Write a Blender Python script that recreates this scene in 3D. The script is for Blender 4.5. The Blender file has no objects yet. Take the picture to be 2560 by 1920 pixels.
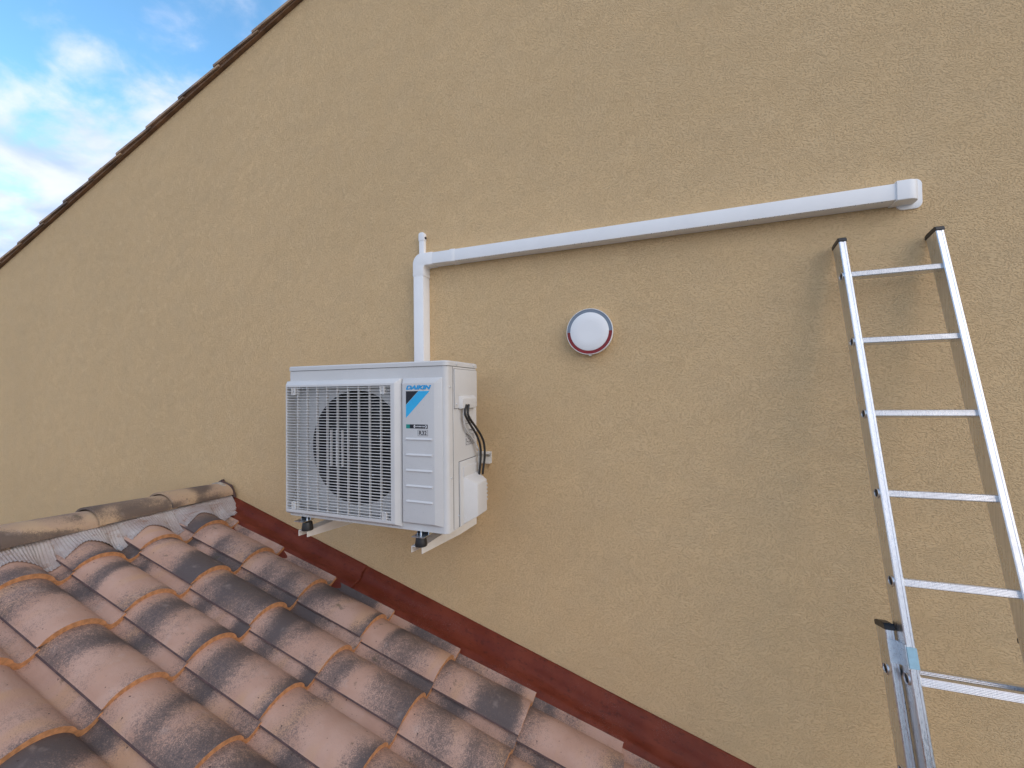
import bpy, bmesh, math, random
from mathutils import Vector, Matrix
random.seed(7)
C = bpy.context.scene.collection
SC = bpy.context.scene
R = math.radians

# ------------------------------------------------------------------ camera
CAM = Vector((1.7409, -2.0689, 0.5978))
YAW, PITCH, ROLL = R(-20.2236), R(1.0356), R(-0.6792)
fw = Vector((math.sin(YAW)*math.cos(PITCH), math.cos(YAW)*math.cos(PITCH), math.sin(PITCH)))
rt = Vector((math.cos(YAW), -math.sin(YAW), 0))
up = rt.cross(fw)
rr = rt*math.cos(ROLL) + up*math.sin(ROLL)
uu = -rt*math.sin(ROLL) + up*math.cos(ROLL)
cd = bpy.data.cameras.new('camera')
cam = bpy.data.objects.new('camera', cd); C.objects.link(cam)
cam.matrix_world = Matrix(((rr.x, uu.x, -fw.x, CAM.x), (rr.y, uu.y, -fw.y, CAM.y), (rr.z, uu.z, -fw.z, CAM.z), (0, 0, 0, 1)))
cd.sensor_width = 36.0
cd.lens = 1019.0/2560*36.0
cd.clip_start = 0.05; cd.clip_end = 2000
SC.camera = cam

# ------------------------------------------------------------------ light
SUN_EL, SUN_AZ = R(24), R(105)          # azimuth clockwise from +Y: low warm sun veiled by cloud, off to the right
W = bpy.data.worlds.new('World'); SC.world = W; W.use_nodes = True
nt = W.node_tree; nt.nodes.clear()
def wn(t, **k):
    n = nt.nodes.new(t)
    for a, b in k.items(): setattr(n, a, b)
    return n
L_ = nt.links.new
def wmath(op, a, b=None, clamp=False):
    n = wn('ShaderNodeMath', operation=op, use_clamp=clamp)
    for i, v in enumerate((a, b)):
        if v is None: continue
        if hasattr(v, 'links'): L_(v, n.inputs[i])
        else: n.inputs[i].default_value = v
    return n.outputs[0]
sky = wn('ShaderNodeTexSky', sky_type='NISHITA', sun_disc=False)
sky.sun_elevation = SUN_EL; sky.sun_rotation = SUN_AZ
sky.air_density = 1.0; sky.dust_density = 0.3; sky.ozone_density = 0.8
tc = wn('ShaderNodeTexCoord'); sep = wn('ShaderNodeSeparateXYZ'); L_(tc.outputs['Generated'], sep.inputs[0])
den = wmath('ADD', wmath('MAXIMUM', sep.outputs[2], 0.0), 0.22)
com = wn('ShaderNodeCombineXYZ')
L_(wmath('DIVIDE', sep.outputs[0], den), com.inputs[0]); L_(wmath('DIVIDE', sep.outputs[1], den), com.inputs[1])
mp = wn('ShaderNodeMapping'); L_(com.outputs[0], mp.inputs[0])
mp.inputs['Location'].default_value = (2.2, 3.7, 0); mp.inputs['Rotation'].default_value = (0, 0, R(100)); mp.inputs['Scale'].default_value = (0.8, 1.15, 1)
n1 = wn('ShaderNodeTexNoise'); L_(mp.outputs[0], n1.inputs[0]); n1.inputs['Scale'].default_value = 1.15; n1.inputs['Detail'].default_value = 3; n1.inputs['Roughness'].default_value = .5
n2 = wn('ShaderNodeTexNoise'); L_(mp.outputs[0], n2.inputs[0]); n2.inputs['Scale'].default_value = 7.0; n2.inputs['Detail'].default_value = 6; n2.inputs['Roughness'].default_value = .58; n2.inputs['Distortion'].default_value = .25
msum = wmath('ADD', n1.outputs[0], wmath('MULTIPLY', n2.outputs[0], .78))
n3 = wn('ShaderNodeTexNoise'); L_(mp.outputs[0], n3.inputs[0]); n3.inputs['Scale'].default_value = 3.6; n3.inputs['Detail'].default_value = 5; n3.inputs['Distortion'].default_value = .4
n3r = wn('ShaderNodeMapRange', interpolation_type='SMOOTHSTEP'); L_(n3.outputs[0], n3r.inputs[0]); n3r.inputs[1].default_value = .34; n3r.inputs[2].default_value = .66
cr = wn('ShaderNodeMix', data_type='RGBA'); L_(n3r.outputs[0], cr.inputs[0])
cr.inputs[6].default_value = (.50, .63, 1.0, 1); cr.inputs[7].default_value = (.90, .93, 1.0, 1)
bgs = wn('ShaderNodeBackground'); tint = wn('ShaderNodeMix', data_type='RGBA', blend_type='MULTIPLY'); tint.inputs[0].default_value = 1; L_(sky.outputs[0], tint.inputs[6]); tint.inputs[7].default_value = (.68, .99, 1.08, 1)
L_(tint.outputs[2], bgs.inputs[0]); bgs.inputs[1].default_value = .112
bgc = wn('ShaderNodeBackground'); L_(cr.outputs[2], bgc.inputs[0]); bgc.inputs[1].default_value = .43
mx = wn('ShaderNodeMixShader'); hz = wn('ShaderNodeMapRange', interpolation_type='SMOOTHSTEP'); L_(sep.outputs[2], hz.inputs[0]); hz.inputs[1].default_value = .02; hz.inputs[2].default_value = .62; hz.inputs[3].default_value = .42; hz.inputs[4].default_value = 0.0
hzm = wn('ShaderNodeMapRange', interpolation_type='SMOOTHSTEP'); L_(wmath('ADD', msum, hz.outputs[0]), hzm.inputs[0]); hzm.inputs[1].default_value = .78; hzm.inputs[2].default_value = 1.13
L_(wmath('MULTIPLY', hzm.outputs[0], .95), mx.inputs[0]); L_(bgs.outputs[0], mx.inputs[1]); L_(bgc.outputs[0], mx.inputs[2])
wo = wn('ShaderNodeOutputWorld'); L_(mx.outputs[0], wo.inputs[0])

sd = bpy.data.lights.new('sun', 'SUN'); sd.energy = 0.85; sd.angle = R(88); sd.color = (1.0, .77, .56)
sun = bpy.data.objects.new('sun', sd); C.objects.link(sun)
sdir = Vector((math.sin(SUN_AZ)*math.cos(SUN_EL), math.cos(SUN_AZ)*math.cos(SUN_EL), math.sin(SUN_EL)))
sun.rotation_euler = sdir.to_track_quat('Z', 'Y').to_euler(); sun.location = (2, -8, 8)

vs = SC.view_settings
vs.view_transform = 'Standard'; vs.look = 'None'; vs.gamma = 1; vs.use_curve_mapping = False
vs.exposure = 1.4
SC.cycles.max_bounces = 6; SC.cycles.diffuse_bounces = 3; SC.cycles.glossy_bounces = 3; SC.cycles.transmission_bounces = 3

# ------------------------------------------------------------------ materials
class Mat:
    def __init__(s, name, col=(.8, .8, .8), rough=.5, metal=0.0, spec=.5):
        s.m = bpy.data.materials.new(name); s.m.use_nodes = True
        s.t = s.m.node_tree; s.b = s.t.nodes['Principled BSDF']
        s.b.inputs['Base Color'].default_value = (*col, 1); s.b.inputs['Roughness'].default_value = rough
        s.b.inputs['Metallic'].default_value = metal; s.b.inputs['Specular IOR Level'].default_value = spec
        s._tc = None
    def n(s, t, **k):
        n = s.t.nodes.new(t)
        for a, b in k.items(): setattr(n, a, b)
        return n
    def l(s, a, b): s.t.links.new(a, b)
    def tc(s, kind='Object', scale=(1, 1, 1), loc=None, rot=(0, 0, 0)):
        if s._tc is None: s._tc = s.n('ShaderNodeTexCoord')
        mp = s.n('ShaderNodeMapping'); s.l(s._tc.outputs[kind], mp.inputs[0]); mp.inputs['Scale'].default_value = scale; mp.inputs['Rotation'].default_value = rot
        if loc is not None: s.l(loc, mp.inputs['Location'])
        return mp.outputs[0]
    def geo(s, scale=(1, 1, 1), rot=(0, 0, 0)):
        g = s.n('ShaderNodeNewGeometry'); mp = s.n('ShaderNodeMapping'); s.l(g.outputs['Position'], mp.inputs[0]); mp.inputs['Scale'].default_value = scale; mp.inputs['Rotation'].default_value = rot
        return mp.outputs[0]
    def noise(s, vec, scale, detail=3, rough=.5, dist=0):
        n = s.n('ShaderNodeTexNoise'); s.l(vec, n.inputs['Vector']); n.inputs['Scale'].default_value = scale
        n.inputs['Detail'].default_value = detail; n.inputs['Roughness'].default_value = rough; n.inputs['Distortion'].default_value = dist
        return n.outputs[0]
    def math(s, op, a, b=None, c=None, clamp=False):
        n = s.n('ShaderNodeMath', operation=op, use_clamp=clamp)
        for i, v in enumerate((a, b, c)):
            if v is None: continue
            if hasattr(v, 'links'): s.l(v, n.inputs[i])
            else: n.inputs[i].default_value = v
        return n.outputs[0]
    def rng(s, v, a, b, lo=0., hi=1.):
        n = s.n('ShaderNodeMapRange', interpolation_type='SMOOTHSTEP'); s.l(v, n.inputs[0])
        n.inputs[1].default_value = a; n.inputs[2].default_value = b; n.inputs[3].default_value = lo; n.inputs[4].default_value = hi
        return n.outputs[0]
    def mix(s, f, a, b, mode='MIX'):
        n = s.n('ShaderNodeMix', data_type='RGBA', blend_type=mode)
        if hasattr(f, 'links'): s.l(f, n.inputs[0])
        else: n.inputs[0].default_value = f
        for i, v in ((6, a), (7, b)):
            if hasattr(v, 'links'): s.l(v, n.inputs[i])
            else: n.inputs[i].default_value = (*v, 1)
        return n.outputs[2]
    def col(s, o): s.l(o, s.b.inputs['Base Color']); return s
    def rough(s, o): s.l(o, s.b.inputs['Roughness']); return s
    def bump(s, h, strength=.3, dist=.002):
        n = s.n('ShaderNodeBump'); n.inputs['Strength'].default_value = strength; n.inputs['Distance'].default_value = dist
        s.l(h, n.inputs['Height']); s.l(n.outputs[0], s.b.inputs['Normal']); return s

def plain(name, col, rough=.5, metal=0., var=.06, vs_=40, bump=.0, bscale=300):
    m = Mat(name, col, rough, metal)
    f = m.noise(m.tc(), vs_, 4, .6)
    m.col(m.mix(m.rng(f, .3, .7), tuple(c*(1-var) for c in col), tuple(min(1, c*(1+var)) for c in col)))
    m.rough(m.rng(f, .25, .75, rough*.85, min(1, rough*1.15)))
    if bump: m.bump(m.noise(m.tc(), bscale, 3), bump, .001)
    return m.m

def mk_plaster():
    m = Mat('plaster_render', rough=.92, spec=.2)
    g = m.geo()
    big = m.noise(g, .8, 3, .55); mid = m.noise(g, 6.0, 3, .6)
    c = m.mix(m.rng(big, .35, .65), (.685, .482, .260), (.72, .506, .273))
    c = m.mix(m.rng(mid, .35, .7, 0, .35), c, (.65, .475, .275))
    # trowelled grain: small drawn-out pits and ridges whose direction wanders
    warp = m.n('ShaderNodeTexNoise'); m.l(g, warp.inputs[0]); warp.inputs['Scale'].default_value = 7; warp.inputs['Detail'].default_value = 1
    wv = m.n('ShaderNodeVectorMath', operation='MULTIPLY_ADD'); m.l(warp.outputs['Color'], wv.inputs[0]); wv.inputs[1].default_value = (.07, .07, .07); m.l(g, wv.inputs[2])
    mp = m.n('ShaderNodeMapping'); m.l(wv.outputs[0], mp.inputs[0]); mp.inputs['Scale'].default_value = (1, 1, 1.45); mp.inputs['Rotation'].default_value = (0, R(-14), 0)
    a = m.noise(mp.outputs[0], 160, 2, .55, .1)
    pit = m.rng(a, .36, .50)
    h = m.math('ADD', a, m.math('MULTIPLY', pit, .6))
    c = m.mix(m.math('MULTIPLY', m.math('SUBTRACT', 1.0, pit), .24), c, (.40, .26, .13))  # shade of the pits painted into the colour, as the bump shows little
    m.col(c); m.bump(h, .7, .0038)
    return m.m

def mk_tile(name, kind='roof'):
    m = Mat(name, rough=.78, spec=.3)
    oi = m.n('ShaderNodeObjectInfo')
    rv = m.n('ShaderNodeCombineXYZ')
    m.l(m.math('MULTIPLY', oi.outputs['Random'], 37.0), rv.inputs[0]); m.l(m.math('MULTIPLY', oi.outputs['Random'], 91.0), rv.inputs[1]); m.l(m.math('MULTIPLY', oi.outputs['Random'], 17.0), rv.inputs[2])
    if kind == 'roof':
        base = m.tc('Object', (4.6, 1.7, 1.7), rv.outputs[0])
    else:
        base = m.tc('Object', (2.6, 5.0, 9.0), rv.outputs[0])
    fine = m.tc('Object')
    f = m.noise(base, 1.0, 1.5, .45, .35)
    sp = m.noise(fine, 260, 2, .65); sp2 = m.noise(fine, 70, 2, .6)
    speck = m.math('ADD', m.math('MULTIPLY', m.math('SUBTRACT', sp, .5), .48), m.math('MULTIPLY', m.math('SUBTRACT', sp2, .5), .22))
    soot = m.rng(m.math('ADD', f, speck), .41, .60)
    soot2 = m.rng(m.math('ADD', f, m.math('MULTIPLY', speck, .5)), .50, .67)
    tone = m.noise(m.tc('Object', (1.5, 1.5, 1.5), rv.outputs[0]), 5, 3, .5)
    if kind == 'roof':
        c = m.mix(m.rng(tone, .35, .65), (.44, .27, .20), (.48, .31, .24))
        c = m.mix(m.rng(m.noise(base, 2.2, 2), .5, .75, 0, .7), c, (.50, .305, .18))
        dk, dk2 = (.155, .115, .100), (.082, .068, .068)
    else:
        c = m.mix(m.rng(tone, .35, .65), (.46, .325, .205), (.41, .285, .195))
        dk, dk2 = (.16, .115, .085), (.12, .09, .075)
    c = m.mix(m.math('MULTIPLY', soot, .8), c, dk); c = m.mix(m.math('MULTIPLY', soot2, .85), c, dk2)
    # lichen, mineral dust and pin holes
    dust = m.rng(m.noise(m.tc('Object', (1, 1, 1), rv.outputs[0]), 11, 3, .65), .58, .76, 0, .28)
    c = m.mix(dust, c, (.50, .40, .35))
    moss = m.rng(m.math('ADD', m.noise(m.tc('Object', (1, 1.6, 1), rv.outputs[0]), 6, 3, .7), m.math('MULTIPLY', speck, .3)), .66, .72, 0, .6)
    c = m.mix(moss, c, (.10, .085, .055))
    hole = m.rng(m.noise(fine, 95, 1, .4), .76, .79, 0, .85)
    c = m.mix(hole, c, (.06, .04, .035))
    m.col(c)
    m.rough(m.rng(soot, 0, 1, .82, .62))
    m.bump(m.math('ADD', m.math('MULTIPLY', sp, .7), m.math('ADD', sp2, m.math('MULTIPLY', hole, -1.0))), .45, .003)
    return m.m

def mk_flash():
    m = Mat('red_brown_painted_metal', rough=.46, spec=.3)
    g = m.geo()
    n = m.noise(g, 7, 4, .6); s = m.noise(m.geo((1, 3, 1)), 30, 5, .7)
    c = m.mix(m.rng(n, .35, .65), (.25, .048, .024), (.32, .070, .036))
    dust = m.math('MULTIPLY', m.rng(m.noise(g, 330, 2, .6), .60, .70), m.rng(m.noise(g, 5, 3, .6), .50, .66, 0, .55))
    c = m.mix(dust, c, (.45, .36, .33))
    c = m.mix(m.rng(s, .52, .72, 0, .6), c, (.10, .028, .02))
    m.col(c); m.rough(m.rng(n, .3, .7, .36, .58))
    m.bump(m.math('ADD', m.math('MULTIPLY', m.noise(g, 9, 2), 1.0), m.math('MULTIPLY', m.noise(g, 120, 2), .05)), .35, .02)
    return m.m

def mk_strip():
    m = Mat('faded_ridge_strip', rough=.6, spec=.35)
    g = m.geo()
    n = m.noise(g, 9, 4, .6); n2 = m.noise(m.geo((1, .3, 1)), 30, 4, .6)
    c = m.mix(m.rng(n, .35, .68), (.62, .53, .50), (.74, .69, .67))
    c = m.mix(m.rng(n2, .55, .72, 0, .75), c, (.44, .24, .15))
    c = m.mix(m.rng(m.noise(g, 60, 4, .7), .6, .75, 0, .4), c, (.22, .15, .13))
    m.col(c); return m.m

def mk_alu():
    m = Mat('brushed_aluminium', rough=.32, metal=1.0)
    t = m.geo((90, 90, 2.2), (R(-14.8), 0, 0)); n = m.noise(t, 3, 3, .6); d = m.noise(m.geo(), 14, 5, .7)
    c = m.mix(m.rng(n, .3, .7), (.66, .67, .69), (.80, .81, .82))
    c = m.mix(m.rng(d, .55, .80, 0, .22), c, (.45, .44, .43))
    m.col(c); m.rough(m.rng(m.math('ADD', m.math('MULTIPLY', n, .5), m.math('MULTIPLY', d, .5)), .3, .7, .22, .42))
    m.bump(n, .06, .001); return m.m

def mk_ac():
    m = Mat('off_white_painted_metal', rough=.42, spec=.45)
    g = m.geo(); n = m.noise(g, 6, 4, .6); w = m.noise(g, 420, 1, .5)
    c = m.mix(m.rng(n, .35, .7), (.61, .605, .59), (.64, .635, .62))
    wet = m.math('MULTIPLY', m.rng(w, .70, .74), m.rng(m.noise(g, 9, 2), .4, .6))
    c = m.mix(m.math('MULTIPLY', wet, .5), c, (.9, .92, .95))
    m.col(c); m.rough(m.rng(n, .3, .7, .36, .5)); m.bump(m.math('ADD', m.math('MULTIPLY', wet, 1.0), m.math('MULTIPLY', m.noise(g, 700, 1), .15)), .15, .001)
    return m.m

M = dict(
    plaster=mk_plaster(), tile=mk_tile('weathered_clay'), ridge=mk_tile('ochre_clay', 'ridge'),
    clay=plain('raw_clay_edge', (.50, .24, .108), .8, 0, .22, 60, .2, 400),
    brown=plain('verge_brown_clay', (.20, .115, .065), .85, 0, .35, 9, .3, 90),
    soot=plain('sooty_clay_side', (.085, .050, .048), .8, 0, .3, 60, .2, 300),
    verge=plain('verge_bedding_clay', (.34, .20, .12), .85, 0, .35, 12, .3, 90),
    flash=mk_flash(), strip=mk_strip(), alu=mk_alu(), ac=mk_ac(),
    duct=plain('white_pvc', (.86, .86, .85), .36, 0, .02, 8),
    black=plain('black_rubber', (.018, .017, .017), .45, 0, .2, 60),
    blackcap=plain('black_plastic_cap', (.015, .016, .018), .35, 0, .2, 60),
    dark=plain('dark_interior', (.012, .013, .016), .6, 0, .2, 30),
    fan=plain('dark_fan_plastic', (.010, .013, .020), .4, 0, .2, 30),
    fin=plain('heat_exchanger', (.008, .010, .013), .5, .0, .2, 30),
    seam=plain('seam_shadow_gap', (.16, .15, .14), .7, 0, .1, 30),
    zinc=plain('zinc_plated_steel', (.62, .66, .70), .3, 1.0, .1, 90),
    arm=plain('cream_powder_coat', (.76, .73, .67), .42, 0, .03, 20),
    blue=plain('print_blue', (.012, .33, .68), .4, 0, .03, 20),
    cyan=plain('print_light_blue', (.03, .44, .78), .4, 0, .03, 20),
    ink=plain('print_black', (.010, .011, .018), .4, 0, .1, 20),
    green=plain('print_green', (.005, .26, .22), .4, 0, .05, 20),
    white=plain('print_white', (.80, .81, .82), .45, 0, .03, 20),
    label=plain('silver_label', (.55, .55, .55), .4, 0, .05, 50),
    red=plain('red_lens', (.23, .006, .007), .32, 0, .15, 8),
    grey=plain('grey_blue_lens', (.19, .235, .29), .18, 0, .1, 8),
    greycable=plain('grey_cable_sheath', (.58, .57, .55), .5, 0, .1, 50),
    tape=plain('pale_blue_tape', (.34, .54, .62), .35, 0, .08, 60, .3, 200),
    paper=plain('scrap_paper', (.66, .65, .66), .8, 0, .25, 150, .4, 120),
    wallgrey=plain('mortar', (.40, .35, .29), .95, 0, .25, 25, .5, 60),
    drop=None,
)
gm = Mat('gravel_ground', rough=.95, spec=.2)
_g = gm.geo(); _f = gm.noise(_g, .5, 5, .6); _p = gm.noise(_g, 30, 4, .7)
gm.col(gm.mix(gm.rng(_p, .35, .7), gm.mix(gm.rng(_f, .4, .6), (.17, .165, .15), (.13, .14, .11)), (.24, .23, .21))); gm.bump(_p, .6, .03)
M['ground'] = gm.m
dm = Mat('water_drop', (.8, .85, .9), .08); dm.b.inputs['Transmission Weight'].default_value = .6; dm.b.inputs['IOR'].default_value = 1.33
M['drop'] = dm.m

# ------------------------------------------------------------------ helpers
WL = {}                                   # world location of each parent
def link(o, parent=None, wl=None):
    C.objects.link(o)
    if wl is not None:
        WL[o.name] = Vector(wl)
        if parent is not None:
            o.parent = parent; o.location = Vector(wl) - WL[parent.name]
        else: o.location = wl
    return o
def empty(name, loc, label=None, cat=None, group=None):
    o = bpy.data.objects.new(name, None); o.empty_display_size = .1
    link(o, None, Vector(loc)); tag(o, label, cat, group); return o
def tag(o, label=None, cat=None, group=None, kind=None):
    if label: o['label'] = label
    if cat: o['category'] = cat
    if group: o['group'] = group
    if kind: o['kind'] = kind
    return o
def from_bm(name, bm, mat, parent=None, smooth=False, origin=None):
    bmesh.ops.recalc_face_normals(bm, faces=bm.faces)
    if origin is None:
        lo = Vector((1e9,)*3); hi = -lo
        for v in bm.verts:
            for i in range(3): lo[i] = min(lo[i], v.co[i]); hi[i] = max(hi[i], v.co[i])
        origin = (lo+hi)/2
    bmesh.ops.translate(bm, verts=bm.verts, vec=-Vector(origin))
    me = bpy.data.meshes.new(name); bm.to_mesh(me); bm.free()
    for mm in (mat if isinstance(mat, (list, tuple)) else [mat]): me.materials.append(mm)
    if smooth:
        for p in me.polygons: p.use_smooth = True
        if smooth != 'all':
            try: me.set_sharp_from_angle(angle=R(38))
            except Exception: pass
    o = bpy.data.objects.new(name, me)
    return link(o, parent, Vector(origin))
def add_box(bm, x0, x1, y0, y1, z0, z1, bevel=0, seg=2):
    vs = [bm.verts.new((x, y, z)) for x in (x0, x1) for y in (y0, y1) for z in (z0, z1)]
    fs = [bm.faces.new([vs[i] for i in f]) for f in ((0, 1, 3, 2), (4, 6, 7, 5), (0, 4, 5, 1), (2, 3, 7, 6), (0, 2, 6, 4), (1, 5, 7, 3))]
    if bevel:
        es = list({e for f in fs for e in f.edges})
        bmesh.ops.bevel(bm, geom=es, offset=bevel, segments=seg, profile=.6, affect='EDGES', clamp_overlap=True)
def box(name, x0, x1, y0, y1, z0, z1, mat, parent=None, bevel=0, seg=2):
    bm = bmesh.new(); add_box(bm, x0, x1, y0, y1, z0, z1, bevel, seg)
    return from_bm(name, bm, mat, parent, smooth=bool(bevel))
def poly_prism(bm, pts, f0, f1):
    """pts: 2-D outline, f0/f1 map a 2-D point to 3-D for both ends"""
    a = [bm.verts.new(f0(p)) for p in pts]; b = [bm.verts.new(f1(p)) for p in pts]
    n = len(pts); fs = [bm.faces.new(a), bm.faces.new(b)]
    for i in range(n): fs.append(bm.faces.new((a[i], a[(i+1) % n], b[(i+1) % n], b[i])))
    return a, b, fs
def xz_prism(name, pts, y0, y1, mat, parent=None, bevel=0, smooth=True, seg=2):
    bm = bmesh.new(); a, b, fs = poly_prism(bm, pts, lambda p: (p[0], y0, p[1]), lambda p: (p[0], y1, p[1]))
    if bevel:
        bmesh.ops.recalc_face_normals(bm, faces=bm.faces)
        bmesh.ops.bevel(bm, geom=[e for e in bm.edges if all(v in b for v in e.verts)], offset=bevel, segments=seg, profile=.6, affect='EDGES', clamp_overlap=True)
    return from_bm(name, bm, mat, parent, smooth)
def arc(cx, cy, r, a0, a1, n):
    return [(cx+r*math.cos(R(a0+(a1-a0)*i/n)), cy+r*math.sin(R(a0+(a1-a0)*i/n))) for i in range(n+1)]
def rrect(x0, x1, z0, z1, r, n=6):
    return arc(x1-r, z1-r, r, 0, 90, n)+arc(x0+r, z1-r, r, 90, 180, n)+arc(x0+r, z0+r, r, 180, 270, n)+arc(x1-r, z0+r, r, 270, 360, n)
def hexa(name, v8, mat, parent=None, bevel=0):
    """v8: 4 points of one face then 4 of the opposite, same order"""
    bm = bmesh.new(); vs = [bm.verts.new(v) for v in v8]
    for f in ((0, 1, 2, 3), (4, 7, 6, 5), (0, 4, 5, 1), (1, 5, 6, 2), (2, 6, 7, 3), (3, 7, 4, 0)): bm.faces.new([vs[i] for i in f])
    if bevel: bmesh.ops.bevel(bm, geom=list(bm.edges), offset=bevel, segments=2, profile=.6, affect='EDGES', clamp_overlap=True)
    return from_bm(name, bm, mat, parent, smooth=bool(bevel))
def lathe(bm, prof, c, axis, seg=24, a0=0., a1=360., mi=0):
    """prof: (radius, height along axis); axis unit vector"""
    ax = Vector(axis).normalized(); t = Vector((0, 0, 1)) if abs(ax.z) < .9 else Vector((1, 0, 0))
    e1 = ax.cross(t).normalized(); e2 = ax.cross(e1)
    full = abs(a1-a0) >= 359.9; n = seg if full else seg+1
    rings = []
    for r_, h in prof:
        if r_ < 1e-6: rings.append([bm.verts.new(Vector(c)+ax*h)]*n)
        else: rings.append([bm.verts.new(Vector(c)+ax*h+(e1*math.cos(R(a0+(a1-a0)*i/seg))+e2*math.sin(R(a0+(a1-a0)*i/seg)))*r_) for i in range(n)])
    for A, B in zip(rings, rings[1:]):
        for i in range(seg):
            j = (i+1) % n
            q = []
            for v in (A[i], A[j], B[j], B[i]):
                if v not in q: q.append(v)
            if len(q) > 2:
                f = bm.faces.new(q); f.material_index = mi
def lathe_obj(name, prof, c, axis, mat, parent=None, seg=24, a0=0., a1=360., smooth=True):
    bm = bmesh.new(); lathe(bm, prof, c, axis, seg, a0, a1); return from_bm(name, bm, mat, parent, smooth)
def sweep(bm, pts, r, seg=8, sub=6):
    P = [Vector(p) for p in pts]; Q = [P[0]*2-P[1]]+P+[P[-1]*2-P[-2]]; path = []
    for i in range(1, len(Q)-2):
        for k in range(sub):
            t = k/sub; a, b, c_, d = Q[i-1], Q[i], Q[i+1], Q[i+2]
            path.append(.5*((2*b)+(c_-a)*t+(2*a-5*b+4*c_-d)*t*t+(3*b-a-3*c_+d)*t**3))
    path.append(P[-1]); prev = None; nrm = Vector((0, 1, 0))
    for i, p in enumerate(path):
        tg = (path[min(i+1, len(path)-1)]-path[max(i-1, 0)]).normalized()
        nrm = (nrm-tg*nrm.dot(tg)).normalized(); bn = tg.cross(nrm)
        ring = [bm.verts.new(p+(nrm*math.cos(2*math.pi*k/seg)+bn*math.sin(2*math.pi*k/seg))*r) for k in range(seg)]
        if prev:
            for k in range(seg): bm.faces.new((prev[k], prev[(k+1) % seg], ring[(k+1) % seg], ring[k]))
        else: bm.faces.new(ring)
        prev = ring
    bm.faces.new(prev)
def tube(name, pts, r, mat, parent=None, seg=8):
    bm = bmesh.new(); sweep(bm, pts, r, seg); return from_bm(name, bm, mat, parent, 'all')
def text(name, s, x, z, w, h, y, mat, parent, shear=0., bold=0., depth=.0006):
    """flat lettering facing -y, fitted to the rectangle x..x+w, z..z+h"""
    cu = bpy.data.curves.new('t', 'FONT'); cu.body = s; cu.size = 1; cu.shear = shear; cu.offset = bold; cu.extrude = .01; cu.resolution_u = 3
    to = bpy.data.objects.new('t', cu); C.objects.link(to)
    dg = bpy.context.evaluated_depsgraph_get(); me = bpy.data.meshes.new_from_object(to.evaluated_get(dg))
    bpy.data.objects.remove(to); bpy.data.curves.remove(cu)
    xs = [v.co.x for v in me.vertices]; ys = [v.co.y for v in me.vertices]
    bm = bmesh.new(); bm.from_mesh(me); bpy.data.meshes.remove(me)
    for v in bm.verts:
        v.co = Vector((x+(v.co.x-min(xs))/(max(xs)-min(xs))*w, y-(v.co.z+.01)/.02*depth, z+(v.co.y-min(ys))/(max(ys)-min(ys))*h))
    return from_bm(name, bm, mat, parent)

# ------------------------------------------------------------------ ground
bm = bmesh.new(); vs4 = [bm.verts.new(p) for p in ((-600, -600, -3.4), (600, -600, -3.4), (600, 600, -3.4), (-600, 600, -3.4))]; bm.faces.new(vs4)
tag(from_bm('ground', bm, M['ground']), kind='structure')

# ------------------------------------------------------------------ house: gable wall and main roof
SL = .337
def verge_z(x): return 1.9+(x+4.5438)*SL
XL, XP, XR = -6.2, 2.8, 11.8
house = empty('house', (-1, 0, -3.4), 'beige plastered house gable wall with sloping brown clay tile verge', 'house')
bm = bmesh.new()
poly_prism(bm, [(XL, -3.4), (XR, -3.4), (XR, verge_z(XL)), (XP, verge_z(XP)), (XL, verge_z(XL))], lambda p: (p[0], 0, p[1]), lambda p: (p[0], 9, p[1]))
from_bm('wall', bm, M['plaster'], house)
ang = math.atan(SL); cs, sn = math.cos(ang), math.sin(ang)
def vp(u, y, w):                          # u along the slope from the left eave, w square to it
    return Vector((XL-.3+u*cs-w*sn, y, verge_z(XL-.3)+u*sn+w*cs))
LEN = (XP-XL+.3)/cs
bm = bmesh.new()
for s in (0, 1):
    pts = [(0, .003), (LEN, .003), (LEN, .022), (0, .022)]
    def mir(v): return Vector((2*XP-v.x, v.y, v.z)) if s else v
    poly_prism(bm, pts, lambda p: mir(vp(p[0], -.024, p[1])), lambda p: mir(vp(p[0], 9.1, p[1])))
main_roof = from_bm('roof', bm, M['brown'], house)
# bedding course under the verge tiles, one short mortar-and-tile block per tile, uneven
PV = .418
def half_pipe(bm, u0, u1, y, w0, w1, r0, r1, th, fmap, a0=-8, a1=188, seg=10):
    rows = []
    for t in (0, 1):
        u = u0+(u1-u0)*t; w = w0+(w1-w0)*t; r_ = r0+(r1-r0)*t
        o = [bm.verts.new(fmap(u, y-math.cos(R(a0+(a1-a0)*i/seg))*r_, w+math.sin(R(a0+(a1-a0)*i/seg))*r_*.62)) for i in range(seg+1)]
        q = [bm.verts.new(fmap(u, y-math.cos(R(a0+(a1-a0)*i/seg))*(r_-th), w+math.sin(R(a0+(a1-a0)*i/seg))*(r_-th)*.60)) for i in range(seg+1)]
        rows.append((o, q))
    (o0, q0), (o1, q1) = rows
    for i in range(seg):
        bm.faces.new((o0[i], o0[i+1], o1[i+1], o1[i])); bm.faces.new((q0[i], q1[i], q1[i+1], q0[i+1]))
        for o, q in rows: bm.faces.new((o[i], q[i], q[i+1], o[i+1]))
    for i in (0, seg): bm.faces.new((o0[i], o1[i], q1[i], q0[i]))
u0 = 0.035; k = 0
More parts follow.
